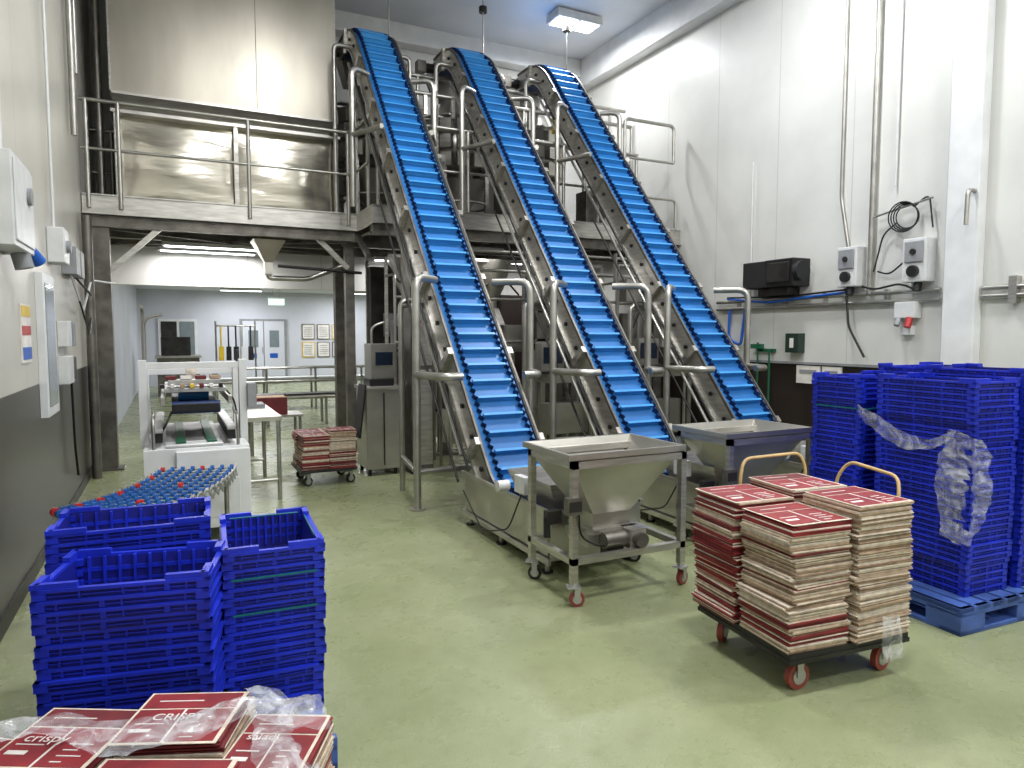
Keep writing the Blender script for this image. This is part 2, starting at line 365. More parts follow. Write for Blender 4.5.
def conveyor(xc):
    b=M();q=PP[::4]
    ribbon(b,q,-.25,.25,0,BELT);ribbon(b,q,-.25,.25,-.012,BELTD);ribbon(b,q,-.24,.24,-.2,BELTD)
    for sx in(-1,1):
        v=[];f=[]
        fine=PP
        for i,p in enumerate(fine):
            x=sx*(.205+.018*math.sin(i*2*math.pi/3.6+.3))
            a=off(p,.0);c=off(p,.055);v+=[(x,a[0],a[1]),(x,c[0],c[1])]
        for i in range(len(fine)-1): f.append((2*i,2*i+1,2*i+3,2*i+2))
        b.add(v,f,BELTD,True)
    for p in PP[8::9]:
        y,z=off(p,.028);a=math.atan2(p[3],p[2])
        b.ob((0,y,z),(.375,.012,.056),CLEAT,Matrix.Rotation(a-.15,3,'X'))
        y,z=off(p,.056);b.ob((0,y,z),(.375,.024,.006),CLEAT,Matrix.Rotation(a,3,'X'))
    for sx in(-1,1):
        sideplate(b,q,sx*.268,.012,.012,-.24,STEEL)
        sideplate(b,q,sx*.28,.03,-.215,-.24,STEEL)
        sideplate(b,q,sx*.277,.02,.03,.0,STEELD)
        for p in PP[10::16]:
            y,z=off(p,-.1);b.cyl((sx*.27,y,z),(sx*.295,y,z),.022,BLACK,8)
        for p in PP[20::48]:
            y,z=off(p,-.12);a=math.atan2(p[3],p[2]);b.ob((sx*.3,y,z),(.05,.07,.3),STEEL,Matrix.Rotation(a,3,'X'))
        m=[p for p in PP[70:390:20]]
        b.tube([(sx*.345,)+off(p,-.27) for p in m],.018,TUBE,8)
        b.tube([(sx*.40,)+off(p,-.36) for p in PP[60:260:20]],.012,DARKST,8)
    p=PP[-1];b.cyl((-.26,p[0],p[1]-.1),(.26,p[0],p[1]-.1),.1,STEELD,20)
    b.cyl((-.27,p[0]-.05,p[1]-.12),(-.45,p[0]-.05,p[1]-.12),.07,DARKST,16);b.box(-.55,-.42,p[0]-.12,p[0]+.02,p[1]-.2,p[1]-.04,STEELD)
    b.loft([rect(-.25,.25,p[0]+.02,p[0]+.4,p[1]-.05),rect(-.15,.15,p[0]+.05,p[0]+.3,p[1]-.5)],STEELH)
    b.box(-.36,-.33,3.9,5.35,.12,.43,STEELH);b.box(.33,.36,3.9,5.35,.12,.43,STEELH);b.box(-.36,.36,3.88,3.92,.12,.43,STEELH)
    b.box(-.36,.36,3.9,5.35,.1,.13,STEEL)
    for x in(-.38,.36): b.box(x,x+.02,3.88,5.4,.41,.45,STEEL);b.box(x,x+.02,3.88,5.4,.08,.12,STEEL)
    for x in(-.33,.33):
        for y in(3.98,4.7,5.3): b.cyl((x,y,.0),(x,y,.12),.018,TUBE);b.cyl((x,y,0),(x,y,.015),.04,BLACK)
    b.box(-.42,-.37,4.15,4.3,.5,.62,WHITEP);b.cyl((-.37,4.5,.5),(-.46,4.5,.5),.04,WHITEP,12);b.tube([(-.4,4.22,.5),(-.42,4.4,.2),(-.4,4.9,.05),(-.4,5.3,.3)],.006,BLACK,6)
    b.loft([rect(-.33,.33,3.95,4.6,.6),rect(-.25,.25,4.0,4.55,.4)],STEEL)
    for sx in(-1,1):
        b.tube([(sx*.58,5.96,0),(sx*.58,5.96,2.12),(sx*.3,6.22,2.12)],.036,TUBE,12,.12);b.cyl((sx*.58,5.96,0),(sx*.58,5.96,.02),.075,STEEL)
        b.tube([(sx*.46,6.8,0),(sx*.46,6.8,1.95),(sx*.28,6.8,1.95)],.028,TUBE,12);b.tube([(sx*.58,5.96,.35),(sx*.46,6.8,.35)],.028,TUBE)
        b.tube([(sx*.58,5.96,1.24),(sx*.46,5.55,1.24),(sx*.3,5.55,1.24)],.036,TUBE,12,.1)
        b.tube([(sx*.52,8.46,DZ),(sx*.52,8.46,4.8),(sx*.28,8.62,4.8)],.034,TUBE,12,.12)
        b.tube([(sx*.52,8.46,4.0),(sx*.3,7.95,4.0)],.032,TUBE,12)
        b.tube([(sx*.52,9.4,DZ),(sx*.52,9.4,5.4),(sx*.28,9.4,5.4)],.03,TUBE,10)
    b.tube([(-.58,5.96,.35),(.58,5.96,.35)],.028,TUBE,12)
    b.tube([(-.46,6.8,1.9),(.46,6.8,1.9)],.028,TUBE,12)
    b.tube([(.27,9.55,5.6),(.27,9.55,ZC-.02)],.008,TUBE,6);b.cyl((.27,9.55,ZC-.3),(.27,9.55,ZC-.22),.06,DARKST)
    b.tube([(-.36,)+off(p,-.18) for p in PP[60:380:20]],.012,BLACK,6)
    b.build('inclined_cleated_conveyor',(xc,0,0))
for xc in(2.57,3.99,5.41): conveyor(xc)
# ---------------------------------------------------------------- hoppers on castors
def caster(b,x,y,wr=.05,wm=RUBBER,ang=.3,top=.13):
    c,s=math.cos(ang),math.sin(ang);d=Vector((c,s,0));n=Vector((-s,c,0));p=Vector((x,y,wr))+d*.02
    b.cyl(p-n*.014,p+n*.014,wr,wm,18);b.cyl(p-n*.018,p+n*.018,wr*.6,ALU,12)
    R=Matrix.Rotation(ang,3,'Z')
    for q in(-1,1): b.ob(p+n*q*.022+Vector((0,0,(top-wr)/2)),(.035,.004,top-wr),ALU,R)
    b.ob((x,y,top),(.08,.07,.008),ALU,R);b.cyl((x,y,top),(x,y,top+.02),.02,ALU)
def hopper(name,ox,oy):
    b=M();W,D=.84,.56
    xs=(.02,W-.02);ys=(.02,D-.02)
    for x in xs:
        for y in ys: b.box(x-.02,x+.02,y-.02,y+.02,.14,.86,STEEL);caster(b,x,y,.046,ORW if y<.1 else DARKST,random.uniform(-1,1),.12)
    for y in ys: b.box(0,W,y-.02,y+.02,.25,.29,STEEL);b.box(0,W,y-.02,y+.02,.82,.862,STEEL)
    for x in xs: b.box(x-.02,x+.02,0,D,.25,.29,STEEL);b.box(x-.02,x+.02,0,D,.82,.862,STEEL)
    X0,X1,Y0_,Y1=.0,W-.02,.03,D+.02
    fl=lambda z,e:rect(X0-e,X1+e,Y0_-e,Y1+e,z)
    b.loft([fl(.87,.02),fl(.905,.02),fl(.905,0),rect(.26,.52,.18,.40,.50),rect(.26,.52,.18,.40,.40)],STEELH)
    b.loft([fl(.87,.02),fl(.865,0),rect(.25,.53,.17,.41,.49),rect(.25,.53,.17,.41,.38)],STEELH)
    b.box(.23,.57,.13,.44,.37,.40,STEEL);b.box(.20,.60,.15,.42,.29,.37,STEELH)
    b.cyl((.28,.10,.34),(.44,.10,.34),.05,STEELD,18);b.box(.44,.56,.04,.16,.28,.40,STEEL);b.cyl((.5,.04,.34),(.5,-.01,.34),.045,STEELD,16);b.box(.3,.42,.08,.16,.22,.3,DARKST)
    b.box(-.05,.05,-.03,.02,.56,.66,STEELD);b.box(-.04,.04,-.035,-.03,.58,.64,DARKST)
    b.tube([(.03,-.02,.56),(.05,0,.42),(.2,.05,.33),(.32,.1,.3)],.006,BLACK,6)
    b.cyl((-.06,.2,.5),(-.06,.2,.38),.022,BLACK);b.ob((-.02,.2,.5),(.1,.05,.08),DARKST)
    b.build(name,(ox,oy,0),bevel=0)
hopper('mobile_feed_hopper',2.07,3.38);hopper('mobile_feed_hopper',3.5,3.62)
# ---------------------------------------------------------------- crates
def layer(b,z,L,W,h,jx,jy,green,slots=True,seg=.06):
    t=.012;x0,x1,y0,y1=-L/2+jx,L/2+jx,-W/2+jy,W/2+jy
    lip=.011
    for a in((x0,x1,y0,y0+t*1.6),(x0,x1,y1-t*1.6,y1),(x0,x0+t*1.6,y0,y1),(x1-t*1.6,x1,y0,y1)): b.box(*a,z+h-lip,z+h,CRATE)
    i=.010
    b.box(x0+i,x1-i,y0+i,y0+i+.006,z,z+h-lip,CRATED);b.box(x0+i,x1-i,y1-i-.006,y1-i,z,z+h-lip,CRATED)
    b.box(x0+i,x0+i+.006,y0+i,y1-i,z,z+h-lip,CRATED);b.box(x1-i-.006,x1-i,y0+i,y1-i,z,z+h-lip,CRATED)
    zm=z+(h-lip)*.45
    for a in((x0+.004,x1-.004,y0+.004,y0+t),(x0+.004,x0+t,y0+.004,y1-.004)): b.box(*a,zm,zm+.003,CRATE)
    for cx in(x0+.001,x1-.041):
        for cy in(y0+.001,y1-.041): b.box(cx,cx+.04,cy,cy+.04,z+.003,z+h-lip,CRATE)
    n=int(L/seg)
    for k in range(1,n):
        if random.random()<.3: continue
        x=x0+.006+(L-.02)*k/n;w=.006 if k%3 else .016
        b.box(x,x+w,y0+.004,y0+i,z+.004,z+h-lip,CRATE)
    n=int(W/seg)
    for k in range(1,n):
        y=y0+.006+(W-.03)*k/n;w=.006 if k%3 else .016
        b.box(x0+.004,x0+i,y,y+w,z+.004,z+h-lip,CRATE)
    if green:
        b.box(x0+.03,x1-.03,y0-.003,y0+.003,z+h-.006,z+h+.001,TEAL);b.box(x0-.003,x0+.003,y0+.03,y1-.03,z+h-.006,z+h+.001,TEAL)
def crate_stack(name,cx,cy,z0,z1,L,W,rot,pitch=.037,gp=.15,seed=1):
    random.seed(seed);b=M();n=max(1,int(round((z1-z0-.16)/pitch)));p=(z1-z0-.16)/n
    for j in range(4): layer(b,j*.04,L-.02,W-.02,.04,0,0,False)
    for i in range(n):
        o=.014 if random.random()<.1 else .006
        layer(b,.16+i*p,L,W,p,random.uniform(-o,o),random.uniform(-o,o),random.random()<gp)
    z=.16+n*p
    for sx in(-1,1):
        x=sx*(L/2-.012);b.box(x-.012,x+.012,-W/2,-W/2+.1,z,z+.018,CRATE);b.box(x-.012,x+.012,W/2-.1,W/2,z,z+.018,CRATE)
        for sy in(-1,1):
            y=sy*(W/2-.012);b.box(min(x,x-sx*.12),max(x,x-sx*.12),y-.01,y+.01,z,z+.018,CRATE)
    a=.02
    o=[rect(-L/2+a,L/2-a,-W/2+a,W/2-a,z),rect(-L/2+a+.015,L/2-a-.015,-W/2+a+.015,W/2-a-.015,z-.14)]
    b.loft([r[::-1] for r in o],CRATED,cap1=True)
    for k in range(9):
        x=-L/2+.06+k*(L-.12)/8
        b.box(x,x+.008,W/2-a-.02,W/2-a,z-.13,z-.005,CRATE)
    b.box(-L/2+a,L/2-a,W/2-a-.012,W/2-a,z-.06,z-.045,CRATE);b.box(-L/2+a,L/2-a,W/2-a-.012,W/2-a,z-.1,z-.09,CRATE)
    if gp>.1:
        b.tube([(-L/2+.04,W/2-.03,z),(L/2-.04,W/2-.03,z)],.004,TEAL,6);b.tube([(L/2-.02,-W/2+.04,z+.002),(L/2-.02,W/2-.04,z+.002)],.004,TEAL,6)
    b.build(name,(cx,cy,z0),rot)
def pallet(name,x0,x1,y0,y1,h,rot=0):
    cx,cy=(x0+x1)/2,(y0+y1)/2;w,d=(x1-x0)/2,(y1-y0)/2;b=M()
    n=9
    for i in range(n):
        x=-w+i*(2*w)/n;b.box(x,x+2*w/n-.02,-d,d,h-.03,h,PALB)
    b.box(-w,w,-d,-d+.03,h-.05,h,PALB);b.box(-w,w,d-.03,d,h-.05,h,PALB);b.box(-w,-w+.03,-d,d,h-.05,h,PALB)
    for x in(-w+.1,0,w-.1):
        for y in(-d+.1,0,d-.1): b.box(x-.1,x+.1,y-.1,y+.1,.02,h-.03,PALB)
        b.box(x-.1,x+.1,-d,d,0,.025,PALB)
    for y in(-d+.06,d-.06): b.box(-w,w,y-.06,y+.06,0,.025,PALB)
    b.build(name,(cx,cy,0),rot,bevel=.004)
pallet('blue_plastic_pallet',-.5,.53,2.5,3.45,.12,-.04)
crate_stack('stacked_blue_crates',-.125,2.69,.12,.80,.52,.38,-.20,.036,.0,3)
crate_stack('stacked_blue_crates',-.145,3.17,.12,.86,.56,.38,-.05,.036,.0,4)
crate_stack('stacked_blue_crates',.345,2.98,.12,.79,.37,.56,-.05,.034,.2,5)
pallet('blue_plastic_pallet',3.74,4.9,2.10,3.3,.15,-.05)
crate_stack('stacked_blue_crates',4.22,3.10,.15,1.33,.6,.38,-.03,.033,.05,6)
crate_stack('stacked_blue_crates',4.09,2.50,.15,1.345,.38,.6,-.06,.033,.1,7)
crate_stack('stacked_blue_crates',4.50,2.46,.15,1.395,.38,.6,-.04,.033,.0,8)
crate_stack('stacked_blue_crates',4.88,3.10,.15,1.38,.6,.38,.0,.033,.05,9)
# ---------------------------------------------------------------- cardboard blanks
def pile(b,cx,cy,z0,z1,w,d,rot,th=.011,redp=.3,topred=True,slop=1.0):
    z=z0;R0=rot
    cj=0;run=0;cur=False
    while z<z1-th*.5:
        if random.random()<.14: cj=random.uniform(-.016,.016)*slop;R0=rot+random.uniform(-.03,.03)*slop
        a=R0+random.uniform(-.02,.02)*slop;R=Matrix.Rotation(a,3,'Z')
        x=cx+cj+random.uniform(-.006,.006)*slop;y=cy+random.uniform(-.006,.006)*slop
        if run<=0: cur=random.random()<redp;run=random.choice((1,1,2,3))
        run-=1
        if cur: m=RED if random.random()<.6 else REDD;m2=m if random.random()<.5 else CREAM
        else: m=random.choice((KRAFT,KRAFT,CREAM,KRAFTD));m2=random.choice((KRAFT,CREAM,CREAM,CREAM))
        b.ob((x,y,z+th*.22),(w,d,th*.42),m,R);b.ob((x+random.uniform(-.006,.006),y+random.uniform(-.006,.006),z+th*.72),(w-.004,d-.004,th*.42),m2,R)
        b.ob((x,y,z+th*.45),(w-.02,d-.02,th*.95),KRAFT,R)
        z+=th
    R=Matrix.Rotation(rot,3,'Z')
    def top(u0,u1,v0,v1,m,h):
        c=R@Vector(((u0+u1)/2*w,(v0+v1)/2*d,0));b.ob((cx+c.x,cy+c.y,z+h),(abs(u1-u0)*w,abs(v1-v0)*d,.0016),m,R)
    top(-.5,.5,-.5,.5,CREAM,.001)
    if topred:
        top(-.47,.46,-.46,.14,RED,.0025);top(-.47,.46,.17,.47,REDD if random.random()<.5 else RED,.0025)
        top(-.02,.0,-.5,.14,WHP,.004)
        for k in range(4): top(.12,.12+random.uniform(.08,.25),-.4+k*.09,-.385+k*.09,WHP,.004)
        top(-.4,-.2,-.3,-.24,WHP,.004);top(-.4,-.12,-.15,-.135,WHP,.004)
        top(-.35,.1,.3,.315,WHP,.004)
random.seed(11)
a=-.10
b=M()
def P(u,v): return (2.385+u*math.cos(a)-v*math.sin(a),2.08+u*math.sin(a)+v*math.cos(a))
x,y=P(.355,.33);R=Matrix.Rotation(a,3,'Z');b.ob((x,y,.185),(.70,.66,.03),BLACK,R);b.ob((x,y,.165),(.71,.67,.02),DARKST,R)
for u,v in((.09,.07),(.60,.07),(.09,.58),(.60,.58)):
    x,y=P(u,v);caster(b,x,y,.062,ORW,random.uniform(-.6,.6),.15)
for (u,v,h,rp) in((.17,.17,.78,.2),(.52,.15,.83,.1),(.15,.52,.80,.8),(.49,.52,.83,.35)):
    x,y=P(u,v);pile(b,x,y,.2,h,.335,.33,a+random.uniform(-.04,.04),.0115,rp,True,1.3)
h1=[P(.30,.70)+(.2,),P(.30,.72)+(.84,),P(.34,.74)+(.925,),P(.72,.74)+(.935,),P(.75,.72)+(.86,),P(.72,.70)+(.2,)]
b.tube(h1,.009,WOOD,8,.05)
h2=[P(.70,.16)+(.2,),P(.78,.14)+(.80,),P(.82,.18)+(.90,),P(.84,.50)+(.92,),P(.80,.54)+(.84,),P(.70,.52)+(.2,)]
b.tube(h2,.009,WOOD,8,.05)
b.build('cardboard_blank_trolley')
b=M();b.box(1.18,1.78,7.35,7.95,.15,.18,DARKST)
for u,v in((1.25,7.42),(1.7,7.42),(1.25,7.88),(1.7,7.88)): caster(b,u,v,.05,RUBBER,.3,.13)
for cx in(1.34,1.63):
    for cy in(7.5,7.8): pile(b,cx,cy,.18,.54+random.uniform(-.04,.04),.28,.28,random.uniform(-.08,.08),.014,.6)
b.build('cardboard_blank_trolley')
# foreground pile
random.seed(21)
b=M()
for i in range(6): b.box(-.62+i*.17,-.5+i*.17,1.35,2.25,.11,.14,PALB)
for x in(-.62,-.15,.3): b.box(x,x+.09,1.35,2.25,0,.11,PALB)
PL=((-.53,2.14,.50,-.62,.3,.26),(-.28,2.12,.525,-.5,.27,.28),(.0,2.07,.535,-.42,.28,.26),(-.08,1.80,.515,-.46,.34,.24),(.22,1.88,.50,-.5,.22,.28),(-.36,1.80,.49,-.5,.34,.24),(.2,1.60,.48,-.35,.3,.24))
for (cx,cy,h,r,w,d) in PL:
    pile(b,cx,cy,.14,h,w,d,r,.011,.35)
o=b.build('cardboard_blank_pile')
def text(body,loc,size,rz,parent,m=WHP):
    cu=bpy.data.curves.new('print_text','FONT');cu.body=body;cu.size=size;cu.materials.append(m);cu.extrude=.0004
    t=bpy.data.objects.new('print_text',cu);COL.objects.link(t);t.location=loc;t.rotation_euler=(0,0,rz);t.parent=parent
text('CRISPY',(-.08,2.07,.548),.045,-.42,o);text('CRISPY',(-.2,1.83,.528),.05,-.46,o);text('crispy',(-.38,2.13,.537),.05,-.5,o);text('salad',(.15,1.92,.514),.04,-.5,o)
def film(name,fn,nu,nv,amp,seed):
    b=M();v=[]
    for i in range(nu+1):
        for j in range(nv+1):
            p=Vector(fn(i/nu,j/nv));q=p*9+Vector((seed,0,0))
            p=p+noise.noise_vector(q)*amp+noise.noise_vector(q*3)*amp*.4+noise.noise_vector(q*7)*amp*.08;v.append(p)
    f=[(i*(nv+1)+j,(i+1)*(nv+1)+j,(i+1)*(nv+1)+j+1,i*(nv+1)+j+1) for i in range(nu) for j in range(nv)]
    b.add(v,f,FILM,True);b.build(name)
def f1(u,v):
    x=-.62+.97*u; y0=2.34-.26*u
    return (x,y0-.30*v*(1-.35*math.sin(u*6)**2),.575+.012*math.sin(u*7)-(.2*(1-v*2)**2 if v<.5 else 0)-.015*v)
film('shrink_film',f1,120,50,.020,3)
film('shrink_film',lambda u,v:(.16+.22*v,2.14-.45*u,.545-.28*v*v*v),50,30,.024,33)
def f3(u,v):
    w=(v-.5)*(.10+.17*math.sin(.4+u*2.6))
    return (3.862+max(0,w)*.5,2.26-w,1.06-.60*u)
film('shrink_film',f3,90,30,.034,8)
film('shrink_film',lambda u,v:(3.85,2.90-.6*u,1.12-.14*math.sin(u*3)-.08*u+(.05+.10*(1-u)*u*4*(1-u))*v),80,8,.016,15)
film('shrink_film',lambda u,v:(2.80+.10*(v-.5),1.90-.02*u,.38-.20*u),20,10,.025,25)
# ---------------------------------------------------------------- case sealer (white machine)
b=M()
b.box(-.2,.54,5.75,7.3,.55,.74,WHITE);b.box(-.16,.5,5.8,7.25,.12,.55,WHITEP);b.box(.02,.54,5.70,5.75,.12,.72,WHITE);b.box(.1,.46,5.695,5.70,.2,.5,WHITEP)
for x in(-.17,.49):
    for y in(5.82,7.2): b.box(x-.03,x+.03,y-.03,y+.03,0,.14,WHITE);b.cyl((x,y,0),(x,y,.03),.05,BLACK)
for x in(-.2,.54):
    b.box(x-.03,x+.03,6.15,6.25,.7,1.4,WHITE);b.box(x-.03,x+.03,6.8,6.9,.7,1.32,WHITE)
b.box(-.2,.54,6.16,6.24,1.33,1.38,WHITE);b.box(-.2,.54,6.82,6.88,1.25,1.3,WHITE)
b.box(0,.34,5.95,7.1,1.0,1.06,BLACK);b.box(-.05,.4,6.0,6.95,1.15,1.18,ALU);b.cyl((.05,6.3,1.11),(.28,6.3,1.11),.05,BELT);b.cyl((.0,6.0,1.03),(.35,6.0,1.03),.05,BELTD)
b.box(-.02,.36,6.1,6.3,1.2,1.24,ALU)
for x in(-.06,.42): b.box(x-.015,x+.015,5.9,7.1,1.06,1.12,STEEL)
b.cyl((.12,6.6,1.28),(.2,6.6,1.28),.09,CREAM)
for i in range(7): b.ob((-.06+i*.07,6.02,1.20),(.03,.1,.03),[DARKST,WHP,KRAFT,YEL,REDD,WHP,DARKST][i])
for i in range(4): b.box(-.04+i*.11,.04+i*.11,6.12,6.28,1.245,1.27,[REDD,WHP,REDD,KRAFT][i])
for x in(-.1,.42): b.box(x-.03,x+.03,5.85,7.2,.78,.86,DARKST);b.box(x-.035,x+.035,5.8,7.25,.86,.88,ALU)
for x in(-.13,.46): b.tube([(x,5.78,.74),(x,5.78,.98),(x,6.1,.98)],.012,TUBE,8)
for i in range(21): b.cyl((-.05,5.8+i*.07,.755),(.35,5.8+i*.07,.755),.018,ALU,8)
for x in(.02,.24): b.box(x,x+.07,5.8,7.2,.77,.785,GREEN)
b.box(.57,.64,6.1,6.3,1.0,1.2,GREYP);b.tube([(-.2,6.88,1.3),(-.2,6.88,1.75),(-.05,6.88,1.78)],.015,TUBE,8);b.tube([(.5,6.2,1.38),(.52,6.4,1.5),(.56,6.5,.9)],.01,BLACK,6)
b.tube([(-.22,7.3,.7),(-.22,7.3,1.85),(-.22,6.9,1.85)],.014,TUBE,8)
b.tube([(.0,6.0,1.0),(-.05,5.9,.9),(-.1,6.0,.8)],.01,BLACK,6);b.tube([(.36,6.1,1.2),(.45,6.0,1.1),(.5,6.2,.9)],.008,BLACK,6)
b.build('case_sealing_machine',bevel=.004)
# skate-wheel conveyor
b=M()
C0,C1,C2=Vector((-.50,4.38,.6)),Vector((-.02,4.62,.6)),Vector((.16,5.62,.6))
def ctr(t): return C0*(1-t)**2+C1*2*t*(1-t)+C2*t*t
N=18;prev=None
for i in range(N+1):
    t=i/N;c=ctr(t);d=(ctr(min(1,t+.02))-ctr(max(0,t-.02))).normalized();n=Vector((d.y,-d.x,0))
    b.cyl(c-n*.27,c+n*.27,.008,ALU,8)
    for k in range(8):
        q=c+n*(-.238+.068*k);b.cyl(q-n*.012,q+n*.012,.024,REDP if (k==0 and i%3==0) or (k==4 and i%6==0) else WHEELB,14)
        b.cyl(q-n*.014,q+n*.014,.011,BLACK,6)
    if prev:
        pc,pn=prev
        for s in(-1,1):
            b.beam(pc+pn*.27*s+Vector((0,0,-.06)),c+n*.27*s+Vector((0,0,.02)),.008,.02,ALU);b.beam(pc+pn*.275*s+Vector((0,0,.02)),c+n*.275*s+Vector((0,0,-.06)),.008,.02,ALU)
    if i%6==2:
        for s in(-1,1):
            q=c+n*.27*s
            if q.x<XL+.06: continue
            b.cyl((q.x,q.y,.08),(q.x,q.y,.58),.016,TUBE,8);caster(b,q.x,q.y,.04,RUBBER,.5,.09)
    prev=(c,n)
b.build('skate_wheel_conveyor')
b=M();b.box(.60,.95,6.9,8.2,.78,.82,STEEL)
for x in(.63,.92):
    for y in(6.95,8.15): b.cyl((x,y,0),(x,y,.78),.02,TUBE)
for y in(6.95,8.15): b.tube([(.63,y,.2),(.92,y,.2)],.015,TUBE)
b.tube([(.63,6.95,.2),(.63,8.15,.2)],.015,TUBE);b.box(.65,.9,7.8,8.1,.82,.86,GREYP);b.build('steel_side_table')
b=M();b.box(.9,1.6,9.6,10.1,.5,.53,STEEL)
for x in(.94,1.56):
    for y in(9.64,10.06): b.cyl((x,y,0),(x,y,.5),.02,TUBE)
b.box(1.0,1.4,9.65,10.0,.53,.76,REDD);b.box(1.01,1.39,9.66,9.99,.76,.77,KRAFT);b.build('low_bench_with_carton')
# cabinet with machine on top
b=M();b.box(1.96,2.36,7.62,8.1,.08,.98,STEELH);b.box(1.94,2.38,7.6,8.12,.98,1.02,STEEL)
for x in(2.0,2.3):
    for y in(7.68,8.04): b.cyl((x,y,0),(x,y,.08),.02,BLACK)
b.box(2.15,2.165,7.61,7.62,.12,.95,DARKST);b.box(2.02,2.3,7.7,8.0,1.02,1.1,BLACK)
b.box(2.05,2.35,7.75,8.05,1.1,1.5,STEELH);b.ob((2.2,7.74,1.33),(.2,.02,.15),SCREEN)
b.tube([(2.1,7.9,1.5),(2.1,7.9,1.7),(2.25,7.9,1.75)],.015,TUBE)
b.ob((1.9,7.7,.75),(.02,.3,.6),BLACK,Matrix.Rotation(.12,3,'Y'));b.build('steel_cabinet',bevel=.004)
b=M();b.box(2.46,2.72,7.55,7.9,.05,2.95,STEELD);b.box(2.47,2.71,7.54,7.55,.1,1.2,STEEL);b.box(2.47,2.71,7.54,7.55,1.25,2.9,STEEL)
b.box(2.45,2.74,7.53,7.92,0,.05,DARKST);b.cyl((2.55,7.54,1.75),(2.55,7.52,1.75),.02,REDP);b.cyl((2.63,7.54,1.75),(2.63,7.52,1.75),.02,GREEN);b.build('control_cabinet',bevel=.004)
# VFFS baggers under deck
def bagger(x,y):
    b=M()
    for sx in(-.45,.41):
        for sy in(-.5,.5): b.box(sx,sx+.04,sy-.02,sy+.02,0,2.7,STEEL)
    for z in(.5,1.4,2.66):
        b.box(-.45,.45,-.52,-.48,z,z+.04,STEEL);b.box(-.45,.45,.48,.52,z,z+.04,STEEL)
    b.box(-.43,.43,-.2,.45,.1,1.35,STEELH);b.box(-.43,-.1,-.45,-.2,.5,1.3,STEELD);b.box(-.3,.3,-.35,.1,1.0,1.1,DARKST)
    b.cyl((0,-.25,1.2),(0,-.25,2.1),.09,STEEL,20);b.rev((0,-.25,2.1),[(.09,0),(.2,.2),(.32,.6)],STEELH)
    b.loft([rect(-.16,.16,-.42,-.1,1.75),rect(-.09,.09,-.34,-.16,2.0)],STEEL)
    b.box(-.35,-.15,-.5,-.4,1.45,1.8,GREYP);b.box(-.33,-.17,-.51,-.5,1.5,1.72,SCREEN)
    b.cyl((-.25,.4,1.75),(.25,.4,1.75),.2,GREYP,24);b.box(.15,.4,-.5,-.35,1.35,1.75,STEELH);b.box(-.25,.25,-.9,-.3,.55,.6,DARKST)
    b.box(-.28,-.25,-.9,-.3,.5,.64,STEEL);b.box(.25,.28,-.9,-.3,.5,.64,STEEL)
    b.box(-.43,.43,.3,.5,1.35,2.6,DARKST)
    for sx in(-.25,.25): b.cyl((sx,-.85,0),(sx,-.85,.52),.02,TUBE)
    b.tube([(-.4,-.4,2.6),(-.2,-.42,2.3),(.1,-.4,2.5),(.4,-.4,2.2)],.015,BLACK,6)
    for sx in(-.43,.43): b.tube([(sx,-.5,2.4),(sx,-.9,2.4),(sx,-.9,.0)],.02,TUBE,8)
    for z in(1.5,2.1): b.tube([(-.43,-.9,z),(.43,-.9,z)],.02,TUBE,8)
    b.build('bagging_machine',(x,y,0))
for x in(3.1,4.35,5.75): bagger(x,9.75)
def checkw(x,y,z):
    b=M();b.box(-.35,.35,-.22,.22,z-.12,z,STEELH);b.box(-.4,.4,-.15,.15,z,z+.03,DARKST)
    for sx in(-.3,.3):
        for sy in(-.17,.17): b.cyl((sx,sy,0),(sx,sy,z-.1),.022,TUBE)
    b.tube([(-.3,-.17,.25),(.3,-.17,.25)],.018,TUBE);b.box(-.3,.05,.1,.25,z+.03,z+.4,STEELH);b.box(-.27,.02,.09,.1,z+.12,z+.34,SCREEN);b.box(.1,.32,-.1,.22,z+.05,z+.28,STEELD)
    b.cyl((.2,-.24,z-.06),(.2,-.2,z-.06),.03,YEL);b.box(-.3,.3,-.1,.15,.3,.7,STEELH);b.build('checkweigher',(x,y,0),bevel=.004)
checkw(3.25,7.75,1.15);checkw(4.7,7.9,1.1);checkw(6.2,7.8,1.15)
b=M()
for x in(3.28,4.7,6.1):
    for dx in(-.28,.28):
        b.cyl((x+dx,8.3,0),(x+dx,8.3,2.6),.022,TUBE)
    for z in(.6,1.5,2.05,2.6): b.tube([(x-.28,8.3,z),(x+.28,8.3,z)],.018,TUBE,8)
    b.box(x-.2,x+.2,8.2,8.4,2.08,2.4,STEELH);b.box(x-.25,x-.05,8.22,8.3,1.55,1.9,STEELD);b.box(x+.0,x+.22,8.2,8.32,1.55,2.0,STEELH)
    b.tube([(x-.4,8.2,2.75),(x-.4,8.2,2.3),(x+.1,8.15,2.3),(x+.1,8.15,1.2)],.028,TUBE,10);b.tube([(x-.1,8.1,2.7),(x,8.05,2.1),(x-.15,8.1,1.7)],.012,BLACK,6)
for z in(2.7,2.45): b.tube([(2.75,8.35,z),(6.9,8.35,z)],.024,TUBE,10)
b.build('tubular_service_frame')
b=M();b.box(6.25,6.95,9.0,9.6,.05,1.9,DARKST);b.box(6.23,6.97,8.98,9.62,1.9,1.94,STEELD);b.box(6.59,6.61,8.99,9.0,.1,1.85,BLACK);b.build('electrical_cabinet',bevel=.01)
